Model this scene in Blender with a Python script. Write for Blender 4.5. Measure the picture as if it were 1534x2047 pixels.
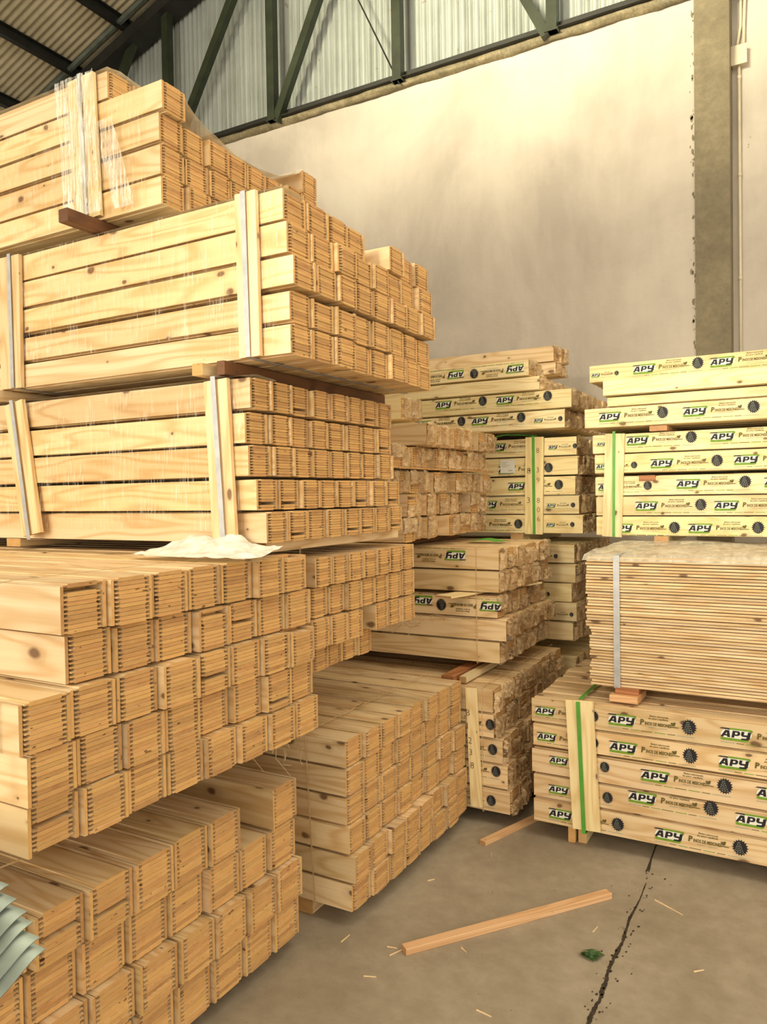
import bpy, math, random
from mathutils import Matrix, Vector, noise

for o in list(bpy.data.objects):
    bpy.data.objects.remove(o, do_unlink=True)
SC = bpy.context.scene
COL = SC.collection
R = math.radians

# ------------------------------------------------------------------ camera
TH, PITCH, ROLL, FPX = R(29.3), R(-1.26), R(.92), 1520.0
fw = Vector((-math.sin(TH) * math.cos(PITCH), math.cos(TH) * math.cos(PITCH), math.sin(PITCH)))
r0 = Vector((math.cos(TH), math.sin(TH), 0))
u0 = r0.cross(fw)
rt = r0 * math.cos(ROLL) - u0 * math.sin(ROLL)
up = u0 * math.cos(ROLL) + r0 * math.sin(ROLL)
cd = bpy.data.cameras.new('camera')
cam = bpy.data.objects.new('camera', cd)
COL.objects.link(cam)
cam.matrix_world = Matrix(((rt.x, up.x, -fw.x, 0), (rt.y, up.y, -fw.y, 0), (rt.z, up.z, -fw.z, 1.5), (0, 0, 0, 1)))
cd.sensor_fit = 'VERTICAL'
cd.sensor_height = 36.0
cd.lens = FPX / 2047 * 36.0
cd.clip_start = .05
SC.camera = cam
SC.cycles.max_bounces = 5
SC.cycles.diffuse_bounces = 4
SC.cycles.glossy_bounces = 2
SC.cycles.transparent_max_bounces = 6

# ------------------------------------------------------------------ world, lights, exposure
SC.view_settings.view_transform = 'Standard'
SC.view_settings.look = 'None'
SC.view_settings.gamma = 1
SC.view_settings.use_curve_mapping = False
SC.view_settings.exposure = 0.5
W = bpy.data.worlds.new('world')
SC.world = W
W.use_nodes = True
bg = W.node_tree.nodes['Background']
bg.inputs[0].default_value = (1.0, .90, .72, 1)
bg.inputs[1].default_value = 1.15


def area(name, loc, target, sx, sy, power, col, spread=180):
    l = bpy.data.lights.new(name, 'AREA')
    l.shape = 'RECTANGLE'
    l.size, l.size_y, l.energy, l.color = sx, sy, power, col
    l.spread = R(spread)
    o = bpy.data.objects.new(name, l)
    COL.objects.link(o)
    o.location = loc
    d = Vector(target) - Vector(loc)
    o.rotation_euler = d.to_track_quat('-Z', 'Y').to_euler()
    return o


# added lamp, assumed daylight from behind and left of the camera; no gate modelled
area('assumed_daylight', (-2.7, -4.4, 2.9), (-1.4, 3, 1.5), 4.0, 3.2, 205, (1.0, .90, .70))
# added narrow-spread lamp that makes the glow on the upper gable wall
area('upper_wall_fill', (-4.2, -4.4, 6.2), (-1.9, 6, 5.75), 4.2, .6, 56, (1.0, .90, .60), 24)
# added narrow lamp that brightens the fronts of the rear right stacks
area('rear_stack_fill', (-.5, -4.4, 3.0), (-.85, 4.2, 1.85), 1.1, .6, 3.2, (1.0, .91, .62), 17)
# added fill lamp below the roof, brightens the +X pack ends and tops
area('overhead_fill', (1.0, 1.8, 6.1), (-1.2, 2.4, .8), 2.0, 5.0, 95, (1.0, .91, .70))

# ------------------------------------------------------------------ node helpers


class NT:
    def __init__(s, name):
        s.m = bpy.data.materials.new(name)
        s.m.use_nodes = True
        s.t = s.m.node_tree
        s.t.nodes.clear()
        s.out = s.n('ShaderNodeOutputMaterial')

    def n(s, typ, **k):
        nd = s.t.nodes.new(typ)
        for a, b in k.items():
            setattr(nd, a, b)
        return nd

    def put(s, sock, v):
        if hasattr(v, 'is_output'):
            s.t.links.new(v, sock)
        else:
            sock.default_value = v

    def math(s, op, a, b=0.0, c=None, clamp=False):
        nd = s.n('ShaderNodeMath', operation=op, use_clamp=clamp)
        s.put(nd.inputs[0], a)
        s.put(nd.inputs[1], b)
        if c is not None:
            s.put(nd.inputs[2], c)
        return nd.outputs[0]

    def vmath(s, op, a, b):
        nd = s.n('ShaderNodeVectorMath', operation=op)
        s.put(nd.inputs[0], a)
        s.put(nd.inputs[1], b)
        return nd.outputs[0]

    def noise(s, vec, scale, detail=3, rough=.55, dist=0.0):
        nd = s.n('ShaderNodeTexNoise')
        s.put(nd.inputs['Vector'], vec)
        nd.inputs['Scale'].default_value = scale
        nd.inputs['Detail'].default_value = detail
        nd.inputs['Roughness'].default_value = rough
        nd.inputs['Distortion'].default_value = dist
        return nd.outputs['Fac']

    def ramp(s, fac, stops, interp='LINEAR'):
        nd = s.n('ShaderNodeValToRGB')
        s.put(nd.inputs[0], fac)
        cr = nd.color_ramp
        cr.interpolation = interp
        while len(cr.elements) < len(stops):
            cr.elements.new(.5)
        for e, (p, c) in zip(cr.elements, stops):
            e.position = p
            e.color = (*c, 1) if isinstance(c, tuple) else (c, c, c, 1)
        return nd.outputs[0]

    def mix(s, fac, a, b, mode='MIX'):
        nd = s.n('ShaderNodeMix', data_type='RGBA', blend_type=mode)
        s.put(nd.inputs[0], fac)
        s.put(nd.inputs[6], (*a, 1) if isinstance(a, tuple) else a)
        s.put(nd.inputs[7], (*b, 1) if isinstance(b, tuple) else b)
        return nd.outputs[2]

    def bsdf(s, col, rough=.6, bump=None, bstr=.2, bdist=.002, metal=0.0, spec=.4):
        nd = s.n('ShaderNodeBsdfPrincipled')
        s.put(nd.inputs['Base Color'], (*col, 1) if isinstance(col, tuple) else col)
        s.put(nd.inputs['Roughness'], rough)
        nd.inputs['Metallic'].default_value = metal
        nd.inputs['Specular IOR Level'].default_value = spec
        if bump is not None:
            b = s.n('ShaderNodeBump')
            b.inputs['Strength'].default_value = bstr
            b.inputs['Distance'].default_value = bdist
            s.put(b.inputs['Height'], bump)
            s.t.links.new(b.outputs[0], nd.inputs['Normal'])
        return nd.outputs[0]

    def done(s, sh):
        s.t.links.new(sh, s.out.inputs[0])
        return s.m


def wood(name, light, dark, end_l, end_d, knots=1.0, sat=1.0):
    t = NT(name)
    tc = t.n('ShaderNodeTexCoord')
    oi = t.n('ShaderNodeObjectInfo')
    ge = t.n('ShaderNodeNewGeometry')
    rnd = t.math('ADD', oi.outputs['Random'], ge.outputs['Random Per Island'])
    off = t.n('ShaderNodeCombineXYZ')
    t.put(off.inputs[0], t.math('MULTIPLY', rnd, 37.7))
    t.put(off.inputs[1], t.math('MULTIPLY', rnd, 11.3))
    t.put(off.inputs[2], t.math('MULTIPLY', rnd, 23.1))
    p = t.vmath('ADD', tc.outputs['Object'], off.outputs[0])
    # fine fibres and broad growth rings, both drawn out along X
    fib = t.noise(t.vmath('MULTIPLY', p, (3.0, 110.0, 110.0)), 1.0, 3, .65)
    fld = t.noise(t.vmath('MULTIPLY', p, (.9, 7.5, 7.5)), 1.0, 2, .5, .35)
    ring = t.math('SINE', t.math('MULTIPLY', fld, 62.0))
    ring = t.math('MULTIPLY_ADD', ring, .5, .5)
    ring = t.math('POWER', ring, 2.2)
    big = t.noise(t.vmath('MULTIPLY', p, (1.1, 3.0, 3.0)), 1.0, 1)
    f = t.math('ADD', t.math('MULTIPLY', ring, .40), t.math('MULTIPLY', fib, .46))
    f = t.math('ADD', f, t.math('MULTIPLY', big, .34))
    col = t.ramp(f, [(.28, light), (.85, dark)])
    # knots
    sp = t.n('ShaderNodeSeparateXYZ')
    t.put(sp.inputs[0], p)
    cb = t.n('ShaderNodeCombineXYZ')
    wob = t.noise(t.vmath('MULTIPLY', p, (30., 30., 30.)), 1.0, 0)
    t.put(cb.inputs[0], t.math('MULTIPLY', t.math('ADD', sp.outputs[0], t.math('MULTIPLY', wob, .02)), 4.4))
    t.put(cb.inputs[1], t.math('MULTIPLY', t.math('ADD', sp.outputs[2], sp.outputs[1]), 7.0))
    vo = t.n('ShaderNodeTexVoronoi', voronoi_dimensions='2D')
    t.put(vo.inputs['Vector'], cb.outputs[0])
    vo.inputs['Scale'].default_value = 1.0
    scs = t.n('ShaderNodeSeparateColor')
    t.put(scs.inputs[0], vo.outputs['Color'])
    rad = t.math('MULTIPLY', t.math('MAXIMUM', t.math('SUBTRACT', scs.outputs[0], .34), 0.0), .17 * knots)
    kn = t.math('SUBTRACT', 1.0, t.math('DIVIDE', vo.outputs['Distance'], t.math('ADD', rad, .0001)), clamp=True)
    kn = t.math('MULTIPLY', kn, 2.2, clamp=True)
    halo = t.math('SUBTRACT', 1.0, t.math('DIVIDE', vo.outputs['Distance'], t.math('ADD', t.math('MULTIPLY', rad, 2.6), .0001)), clamp=True)
    col = t.mix(t.math('MULTIPLY', halo, .5), col, tuple(c * .62 for c in dark))
    col = t.mix(t.math('MULTIPLY', kn, .85), col, (.13, .055, .02))
    # end grain; some shade of the end faces is put into its colour
    sn = t.n('ShaderNodeSeparateXYZ')
    nt_ = t.n('ShaderNodeVectorTransform', vector_type='NORMAL', convert_from='WORLD', convert_to='OBJECT')
    t.put(nt_.inputs[0], ge.outputs['True Normal'])
    t.put(sn.inputs[0], nt_.outputs[0])
    isend = t.math('GREATER_THAN', t.math('ABSOLUTE', sn.outputs[0]), .72)
    eg = t.noise(t.vmath('MULTIPLY', p, (1., 22., 60.)), 1.0, 3, .6)
    er = t.math('FRACT', t.math('MULTIPLY', rnd, 7.31))
    ef = t.math('ADD', t.math('MULTIPLY', eg, .75), t.math('MULTIPLY', t.math('SUBTRACT', er, .5), .42))
    ecol = t.ramp(ef, [(.2, end_l), (.62, tuple((a + b) / 2 for a, b in zip(end_l, end_d))), (.8, end_d)])
    st = t.noise(t.vmath('MULTIPLY', p, (1., 30., 75.)), 1.0, 2, .5)
    ecol = t.mix(t.math('MULTIPLY', t.math('GREATER_THAN', st, .715), .75), ecol, (.10, .035, .012))
    col = t.mix(isend, col, ecol)
    # each board its own tone
    ton = t.math('MULTIPLY_ADD', t.math('FRACT', t.math('MULTIPLY', rnd, 3.77)), .26, .84)
    cc = t.n('ShaderNodeCombineColor')
    t.put(cc.inputs[0], ton)
    t.put(cc.inputs[1], ton)
    t.put(cc.inputs[2], t.math('MULTIPLY', ton, t.math('MULTIPLY_ADD', er, .12, .92)))
    col = t.mix(1.0, col, cc.outputs[0], 'MULTIPLY')
    return t.done(t.bsdf(col, .58))


def plain(name, col, rough=.6, metal=0.0, var=.25, scale=8.0, bstr=.0, spec=.4):
    t = NT(name)
    tc = t.n('ShaderNodeTexCoord')
    nz = t.noise(tc.outputs['Object'], scale, 4)
    c = t.ramp(nz, [(.25, tuple(v * (1 - var) for v in col)), (.75, tuple(min(1, v * (1 + var)) for v in col))])
    return t.done(t.bsdf(c, rough, nz if bstr else None, bstr, .004, metal, spec))


def film(name, amount, streak, col, axis=(60., 60., 3.), rough=.25, ink=False):
    t = NT(name)
    tc = t.n('ShaderNodeTexCoord')
    v = tc.outputs['Object']
    a = t.noise(t.vmath('MULTIPLY', v, axis), 1.0, 4, .6, .8)
    b = t.noise(v, 14.0, 3)
    m = t.math('ADD', t.math('MULTIPLY', t.math('SUBTRACT', a, .5), streak), t.math('MULTIPLY', t.math('SUBTRACT', b, .5), .7))
    m = t.math('ADD', m, amount, clamp=True)
    tr = t.n('ShaderNodeBsdfTransparent')
    tr.inputs[0].default_value = (.97, .95, .9, 1)
    if ink:
        oi = t.n('ShaderNodeObjectInfo')
        q = t.n('ShaderNodeCombineXYZ')
        for k in range(3):
            t.put(q.inputs[k], t.math('MULTIPLY', oi.outputs['Random'], 31. + 7 * k))
        pv = t.vmath('ADD', v, q.outputs[0])
        blot = t.noise(pv, 2.6, 3, .6, .6)
        shade = t.math('MULTIPLY_ADD', oi.outputs['Random'], .35, .78)
        cb = t.n('ShaderNodeCombineColor')
        for k in range(3):
            t.put(cb.inputs[k], t.math('MULTIPLY', shade, col[k]))
        col = t.mix(t.math('MULTIPLY', t.math('GREATER_THAN', blot, .64), .85), cb.outputs[0], (.05, .035, .03))
        m = t.math('ADD', m, t.math('MULTIPLY', t.math('SUBTRACT', t.noise(pv, 1.7, 2), .5), 1.6), clamp=True)
    sh = t.bsdf(col, rough, a, .5, .004, 0, .6)
    mx = t.n('ShaderNodeMixShader')
    t.put(mx.inputs[0], m)
    t.t.links.new(tr.outputs[0], mx.inputs[1])
    t.t.links.new(sh, mx.inputs[2])
    return t.done(mx.outputs[0])


M = {}
M['pine'] = wood('pine', (.83, .65, .41), (.64, .42, .205), (.67, .395, .155), (.43, .185, .06))
M['pale_pine'] = wood('pale_pine', (.92, .79, .49), (.76, .57, .29), (.64, .41, .19), (.42, .2, .075), .8)
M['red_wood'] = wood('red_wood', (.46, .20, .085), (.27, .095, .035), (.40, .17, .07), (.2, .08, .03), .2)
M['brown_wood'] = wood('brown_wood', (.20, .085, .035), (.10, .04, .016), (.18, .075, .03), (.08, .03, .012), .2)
M['pink_wood'] = wood('pink_wood', (.78, .50, .28), (.62, .35, .17), (.62, .36, .18), (.35, .16, .06), .3)
M['band_grey'] = plain('band_grey', (.46, .47, .50), .35, .25, .2, 20)
M['band_green'] = plain('band_green', (.10, .36, .045), .4, 0, .15, 20)
M['film_clear'] = film('film_clear', -.09, 1.9, (.95, .92, .84), (170., 170., 14.))
M['film_bunch'] = film('film_bunch', .30, 2.4, (.95, .93, .88), (190., 190., 6.))
M['film_top'] = film('film_top', .6, 1.0, (.92, .87, .74), (25., 8., 8.), .35)
M['film_end'] = film('film_end', .50, 1.1, (.74, .54, .31), (9., 9., 9.), .3, True)
M['film_pale'] = film('film_pale', .85, .7, (.97, .95, .86), (20., 20., 20.), .3)
M['ink_black'] = plain('ink_black', (.012, .010, .016), .6, 0, .2, 60)
M['ink_green'] = plain('ink_green', (.17, .32, .022), .6, 0, .25, 60)
M['ink_olive'] = plain('ink_olive', (.13, .10, .022), .6, 0, .25, 60)
M['ink_grey'] = plain('ink_grey', (.34, .38, .30), .6, 0, .25, 60)
M['ink_white'] = plain('ink_white', (.80, .80, .74), .6, 0, .08, 60)
M['marker'] = plain('marker', (.10, .06, .04), .6, 0, .2, 60)
M['paper'] = plain('paper', (.86, .85, .78), .7, 0, .04, 20)
M['steel_paint'] = plain('steel_paint', (.026, .034, .018), .42, 0, .4, 6)
M['steel_dark'] = plain('steel_dark', (.018, .018, .016), .5, 0, .4, 6)
M['galv'] = plain('galv', (.22, .26, .23), .36, .55, .4, 9)
M['pipe'] = plain('pipe', (.68, .60, .45), .5, 0, .1, 6)
M['leaf'] = plain('leaf', (.035, .085, .02), .6, 0, .5, 40)
M['chip'] = plain('chip', (.75, .55, .32), .6, 0, .2, 30)
M['crack'] = plain('crack', (.045, .032, .02), .95, 0, .6, 40)


def mat_siding():
    t = NT('corrugated_zinc')
    tc = t.n('ShaderNodeTexCoord')
    v = tc.outputs['Object']
    a = t.noise(t.vmath('MULTIPLY', v, (14., 14., .7)), 1.0, 5, .65)
    b = t.noise(v, 2.2, 4)
    f = t.math('ADD', t.math('MULTIPLY', a, .6), t.math('MULTIPLY', b, .4))
    c = t.ramp(f, [(.3, (.25, .27, .25)), (.5, (.39, .425, .41)), (.72, (.50, .545, .53))])
    c = t.mix(t.math('MULTIPLY', t.math('GREATER_THAN', t.noise(v, 9.0, 5, .7), .66), .5), c, (.24, .14, .07))
    return t.done(t.bsdf(c, .42, None, metal=.25))


def mat_roof():
    t = NT('roof_sheet')
    tc = t.n('ShaderNodeTexCoord')
    v = tc.outputs['Object']
    b = t.noise(v, 3.0, 5, .6)
    c = t.ramp(b, [(.3, (.42, .37, .25)), (.7, (.62, .55, .40))])
    return t.done(t.bsdf(c, .55, None, metal=.2))


def mat_wall():
    t = NT('wall_plaster')
    ge = t.n('ShaderNodeNewGeometry')
    v = ge.outputs['Position']
    a = t.noise(t.vmath('MULTIPLY', v, (1., 1., .8)), .8, 5, .6, .4)
    b = t.noise(t.vmath('MULTIPLY', v, (9., 9., 1.6)), 1.0, 4, .6)
    d = t.noise(v, 26., 4, .6)
    f = t.math('ADD', t.math('MULTIPLY', a, .80), t.math('MULTIPLY', b, .14))
    c = t.ramp(f, [(.34, (.46, .41, .355)), (.48, (.58, .52, .45)), (.6, (.63, .585, .50))])  # plaster mottling, contrast raised to paint in an uneven glow
    pk = t.math('GREATER_THAN', t.noise(t.vmath('MULTIPLY', v, (7., 7., 5.)), 1.0, 6, .7), .715)
    c = t.mix(t.math('MULTIPLY', pk, .55), c, (.24, .19, .12))
    return t.done(t.bsdf(c, .85, t.math('ADD', d, t.math('MULTIPLY', b, .6)), .25, .012))


def mat_concrete(name, c0, c1, c2, sc):
    t = NT(name)
    ge = t.n('ShaderNodeNewGeometry')
    v = ge.outputs['Position']
    a = t.noise(v, sc, 6, .62, .5)
    b = t.noise(v, sc * 9, 5, .7)
    f = t.math('ADD', t.math('MULTIPLY', a, .6), t.math('MULTIPLY', b, .4))
    c = t.ramp(f, [(.33, c0), (.5, c1), (.66, c2)])
    sp = t.noise(v, sc * 34, 2, .5)
    c = t.mix(t.math('MULTIPLY', t.math('GREATER_THAN', sp, .745), .6), c, tuple(x * .35 for x in c0))
    return t.done(t.bsdf(c, t.math('MULTIPLY_ADD', a, .4, .42), b, .25, .004))


M['siding'] = mat_siding()
M['roof'] = mat_roof()
M['wall'] = mat_wall()
M['floor'] = mat_concrete('floor_concrete', (.235, .19, .138), (.32, .268, .20), (.41, .352, .27), 1.3)
M['column'] = mat_concrete('column_concrete', (.13, .105, .062), (.20, .165, .10), (.29, .245, .155), 1.8)
M['mortar'] = mat_concrete('mortar_lip', (.09, .075, .042), (.20, .165, .095), (.36, .30, .19), 6.0)

# ------------------------------------------------------------------ mesh helpers


class MB:
    def __init__(s):
        s.v, s.f, s.mi, s.cur = [], [], [], 0

    def box(s, x0, x1, y0, y1, z0, z1):
        b = len(s.v)
        s.v += [(x, y, z) for x in (x0, x1) for y in (y0, y1) for z in (z0, z1)]
        for q in ((0, 1, 3, 2), (4, 6, 7, 5), (0, 4, 5, 1), (2, 3, 7, 6), (0, 2, 6, 4), (1, 5, 7, 3)):
            s.f.append(tuple(b + i for i in q))
            s.mi.append(s.cur)

    def prism(s, prof, x0, x1):
        """profile of (y, z) points, counter-clockwise seen from +X, swept along X"""
        b, n = len(s.v), len(prof)
        s.v += [(x0, y, z) for y, z in prof] + [(x1, y, z) for y, z in prof]
        s.f.append(tuple(b + i for i in reversed(range(n))))
        s.f.append(tuple(b + n + i for i in range(n)))
        s.mi += [s.cur] * 2
        for i in range(n):
            j = (i + 1) % n
            s.f.append((b + i, b + j, b + n + j, b + n + i))
            s.mi.append(s.cur)

    def beam(s, a, c, w, h, ref=(0, 1, 0)):
        a, c = Vector(a), Vector(c)
        d = (c - a).normalized()
        x = Vector(ref).cross(d)
        x = x.normalized() if x.length > 1e-5 else Vector((1, 0, 0))
        y = d.cross(x)
        b = len(s.v)
        for p in (a, c):
            for i, j in ((-1, -1), (1, -1), (1, 1), (-1, 1)):
                s.v.append(tuple(p + x * (i * w / 2) + y * (j * h / 2)))
        for q in ((3, 2, 1, 0), (4, 5, 6, 7), (0, 1, 5, 4), (1, 2, 6, 5), (2, 3, 7, 6), (3, 0, 4, 7)):
            s.f.append(tuple(b + i for i in q))
            s.mi.append(s.cur)

    def tube(s, pts, r, n=8):
        b = len(s.v)
        m = len(pts)
        for k, p in enumerate(pts):
            p = Vector(p)
            d = (Vector(pts[min(k + 1, m - 1)]) - Vector(pts[max(k - 1, 0)])).normalized()
            x = d.orthogonal().normalized()
            if k == 0:
                px = x
            x = (px - d * px.dot(d)).normalized()
            px = x
            y = d.cross(x)
            for i in range(n):
                a = 2 * math.pi * i / n
                s.v.append(tuple(p + (x * math.cos(a) + y * math.sin(a)) * r))
        for k in range(m - 1):
            for i in range(n):
                j = (i + 1) % n
                s.f.append((b + k * n + i, b + k * n + j, b + (k + 1) * n + j, b + (k + 1) * n + i))
                s.mi.append(s.cur)
        s.f.append(tuple(b + i for i in reversed(range(n))))
        s.f.append(tuple(b + (m - 1) * n + i for i in range(n)))
        s.mi += [s.cur] * 2

    def poly(s, pts):
        b = len(s.v)
        s.v += [tuple(p) for p in pts]
        s.f.append(tuple(range(b, b + len(pts))))
        s.mi.append(s.cur)

    def grid(s, fn, nu, nv):
        b = len(s.v)
        for i in range(nu + 1):
            for j in range(nv + 1):
                s.v.append(tuple(fn(i / nu, j / nv)))
        for i in range(nu):
            for j in range(nv):
                a = b + i * (nv + 1) + j
                s.f.append((a, a + 1, a + nv + 2, a + nv + 1))
                s.mi.append(s.cur)

    def mesh(s, name, mats, smooth=False):
        me = bpy.data.meshes.new(name)
        me.from_pydata(s.v, [], s.f)
        for m in (mats if isinstance(mats, (list, tuple)) else [mats]):
            me.materials.append(M[m])
        me.polygons.foreach_set('material_index', s.mi)
        if smooth:
            me.polygons.foreach_set('use_smooth', [True] * len(s.f))
        me.update()
        return me

    def build(s, name, mats, parent=None, loc=(0, 0, 0), smooth=False):
        return link(name, s.mesh(name, mats, smooth), parent, loc)


def link(name, me, parent=None, loc=(0, 0, 0)):
    o = bpy.data.objects.new(name, me)
    COL.objects.link(o)
    o.parent = parent
    o.location = loc
    return o


def tag(o, label, cat, group=None):
    o['label'] = label
    o['category'] = cat
    if group:
        o['group'] = group
    return o


def struct(o, label=None):
    o['kind'] = 'structure'
    if label:
        o['label'] = label
    return o


def empty(name, loc):
    o = bpy.data.objects.new(name, None)
    o.empty_display_size = .05
    COL.objects.link(o)
    o.location = loc
    return o


def nz(x, y, z, s=1.0):
    return noise.noise(Vector((x * s, y * s, z * s)))


# ------------------------------------------------------------------ setting
WY = 6.0          # gable wall plane
COLX0, COLX1 = -.722, -.488
RIDGE_X, SLOPE = -3.1, .337


def roof_h(x):
    return 6.72 + SLOPE * (RIDGE_X + 5.88) - SLOPE * abs(x - RIDGE_X)


m = MB()
m.box(-10, 14, -4.6, 6.4, -.15, 0)
floor = struct(m.build('floor', 'floor'), 'dusty brown-grey concrete warehouse floor')
rng = random.Random(5)
m = MB()
L_, R_ = [], []
pts = [(-.546, 1.75), (-.550, 2.116), (-.545, 2.25), (-.556, 2.413), (-.548, 2.55), (-.556, 2.70), (-.549, 2.85), (-.551, 2.99)]
N_ = 120
for i in range(N_ + 1):
    t_ = i / N_ * (len(pts) - 1)
    k = min(int(t_), len(pts) - 2)
    x = pts[k][0] + (pts[k + 1][0] - pts[k][0]) * (t_ - k)
    y = pts[k][1] + (pts[k + 1][1] - pts[k][1]) * (t_ - k)
    fade = 1 - .75 * (i / N_) ** 3
    L_.append((x - (.003 + .012 * abs(noise.noise(Vector((y * 9, 1, 0)))) + .004 * rng.random()) * fade, y, .0012))
    R_.append((x + (.002 + .008 * abs(noise.noise(Vector((y * 11, 5, 0)))) + .004 * rng.random()) * fade, y, .0012))
for i in range(N_):
    m.poly([L_[i], R_[i], R_[i + 1], L_[i + 1]])
for i in range(90):
    y = rng.uniform(1.9, 3.1)
    x = -.55 + rng.gauss(0, .022)
    q = .0015 + .0035 * rng.random()
    m.poly([(x - q, y, .0012), (x, y - q * 1.5, .0012), (x + q, y + q * .4, .0012), (x, y + q * 1.6, .0012)])
m.poly([(-.57, 3.08, .0012), (-.556, 3.10, .0012), (-.566, 3.2, .0012), (-.572, 3.42, .0012), (-.577, 3.42, .0012), (-.572, 3.2, .0012)])
m.build('floor_crack', 'crack', floor)

m = MB()
m.box(-10, COLX0, WY, WY + .25, 0, 5.10)
wall_back = struct(m.build('wall_back', 'wall'), 'tall cream plastered gable wall with scuffed patches')
m = MB()


def lip(u, v):
    x = -10 + (COLX0 + 10) * u
    a = -math.pi * .62 + v * math.pi * 1.3
    r = .040 + .018 * nz(x, v * 2, 3, 3.1) + .007 * nz(x, v, 9, 14)
    return (x, WY - .012 - r * math.cos(a) * .9, 5.095 + r * math.sin(a) * 1.0)


m.grid(lip, 240, 8)
m.build('mortar_lip', 'mortar', wall_back, smooth=True)
m = MB()
m.box(COLX1, 8, WY + .2, WY + .4, 0, 5.10)
wr = struct(m.build('wall_back_right', 'wall'), 'cream plastered wall beside the concrete column')
m = MB()
m.box(COLX0, COLX1, WY - .012, WY + .3, 0, 5.6)
cl = struct(m.build('column_1', 'column'), 'bare olive-grey concrete column dividing the plastered wall')
# ragged plaster edge along the column
m = MB()
rng = random.Random(3)
for i in range(70):
    z = 2.0 + rng.random() * 3.1
    s = .004 + .014 * rng.random() ** 2
    x = COLX0 - .003 - abs(rng.gauss(0, .012))
    m.poly([(x + s * .7 * math.cos(a) * (.6 + .6 * rng.random()), WY - .0025, z + s * 1.6 * math.sin(a) * (.6 + .6 * rng.random())) for a in [k * 1.047 for k in range(6)]])
m.build('chipped_edge', 'column', wall_back)

for nm, x0, x1 in (('wall_left', -10.2, -10),):
    m = MB()
    m.box(x0, x1, -4.6, 6.4, 0, 5.0)
    struct(m.build(nm, 'wall'))

# corrugated gable siding in separate sheets
rng = random.Random(8)
sheet_edges = [-8.6, -7.75, -6.9, -6.05, -5.2, -4.3, -3.42, -2.55, -1.7, -.85, 0.0, .85, 1.7, 2.5]
PITCHW = .062
sid = None
for k in range(len(sheet_edges) - 1):
    xa, xb = sheet_edges[k], sheet_edges[k + 1] + .03
    m = MB()
    n = int((xb - xa) / PITCHW * 14)
    yo = WY + .10 + (.004 if k % 2 else 0)
    b = len(m.v)
    for i in range(n + 1):
        x = xa + (xb - xa) * i / n
        y = yo + .024 - .030 * abs(math.sin(math.pi * x / PITCHW)) ** .6
        m.v += [(x, y, 5.1), (x, y, max(5.15, roof_h(x) + .05))]
    for i in range(n):
        m.f.append((b + 2 * i, b + 2 * i + 2, b + 2 * i + 3, b + 2 * i + 1))
        m.mi.append(0)
    o = m.build('corrugated_sheet', 'siding', smooth=True)
    if sid is None:
        sid = struct(o, 'pale corrugated zinc cladding of the gable above the wall')
        o.name = 'wall_gable_siding'
    else:
        o.parent = sid

# roof: corrugated sheets running down the slope
rf = None
for k in range(7):
    ya, yb = -5 + k * 1.64, -5 + (k + 1) * 1.64 + .04
    for side in (-1, 1):
        m = MB()
        n = int((yb - ya) / .076 * 6)
        xe = RIDGE_X + side * (6.9 if side < 0 else 6.6)
        for i in range(n + 1):
            y = ya + (yb - ya) * i / n
            dz = .012 * math.cos(2 * math.pi * y / .076) + (.004 if k % 2 else 0)
            m.v += [(RIDGE_X, y, roof_h(RIDGE_X) + .10 + dz), (xe, y, roof_h(xe) + .10 + dz)]
        for i in range(n):
            m.f.append((2 * i, 2 * i + 1, 2 * i + 3, 2 * i + 2))
            m.mi.append(0)
        o = m.build('roof_sheet', 'roof', smooth=True)
        if rf is None:
            rf = struct(o, 'dim corrugated metal roof underside')
            o.name = 'ceiling'
        else:
            o.parent = rf
for px in (-8.75, -7.95, -7.16, -6.37, -5.55, -4.75, -3.95):
    m = MB()
    z = roof_h(px)
    m.box(px - .03, px + .03, -5, 5.98, z - .05, z - .045)
    m.box(px - .03, px - .025, -5, 5.98, z - .05, z + .08)
    m.box(px - .03, px + .03, -5, 5.98, z + .075, z + .08)
    o = m.build('roof_purlin', 'steel_dark')
    o['kind'] = 'structure'

# gable truss
tr = empty('gable_truss', (0, 0, 0))
tag(tr, 'dark green painted steel truss standing on top of the plastered wall', 'truss')
TY = 5.94
m = MB()
m.box(-9, 4, TY - .03, TY + .045, 5.115, 5.122)
m.box(-9, 4, TY + .035, TY + .045, 5.115, 5.19)
m.build('bottom_chord', 'steel_dark', tr)
m = MB()
for x0, x1 in ((-9.2, RIDGE_X), (RIDGE_X, 4.0)):
    m.beam((x0, TY, roof_h(x0) - .16), (x1, TY, roof_h(x1) - .16), .12, .24)
m.build('top_chord', 'steel_dark', tr)
m = MB()
m.beam((-9.2, TY - .14, roof_h(-9.2) + .005), (RIDGE_X, TY - .14, roof_h(RIDGE_X) + .005), .05, .035)
m.build('chord_flange', 'galv', tr)
for x in (-7.18, -5.82, -4.47, -3.11, -1.742, -.4):
    m = MB()
    m.box(x - .042, x + .042, TY - .05, TY + .03, 5.09, roof_h(x) - .1)
    m.box(x - .055, x + .055, TY - .055, TY + .035, 5.09, 5.10)
    m.build('post', 'steel_paint', tr)
for (xa, xb, ex) in ((-7.12, -5.82, 0), (-5.76, -4.47, 0), (-4.43, -3.11, 0), (-1.79, -3.11, 0), (-.45, -1.742, 0)):
    m = MB()
    zt = roof_h(xb) - .15
    s_ = 1.62 if xa < -5 else 2.0
    xe = xa + math.copysign(min(abs(xb - xa), (zt - 5.08) / s_), xb - xa)
    m.beam((xa, TY - .01, 5.08), (xe, TY - .01, 5.08 + abs(xe - xa) * s_), .075, .07)
    m.build('diagonal', 'steel_paint', tr)
m = MB()
m.tube([(-3.09, TY - .03, 5.06), (-4.1, TY - .03, 7.2)], .008, 6)
m.build('tie_rod', 'steel_dark', tr)

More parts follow.
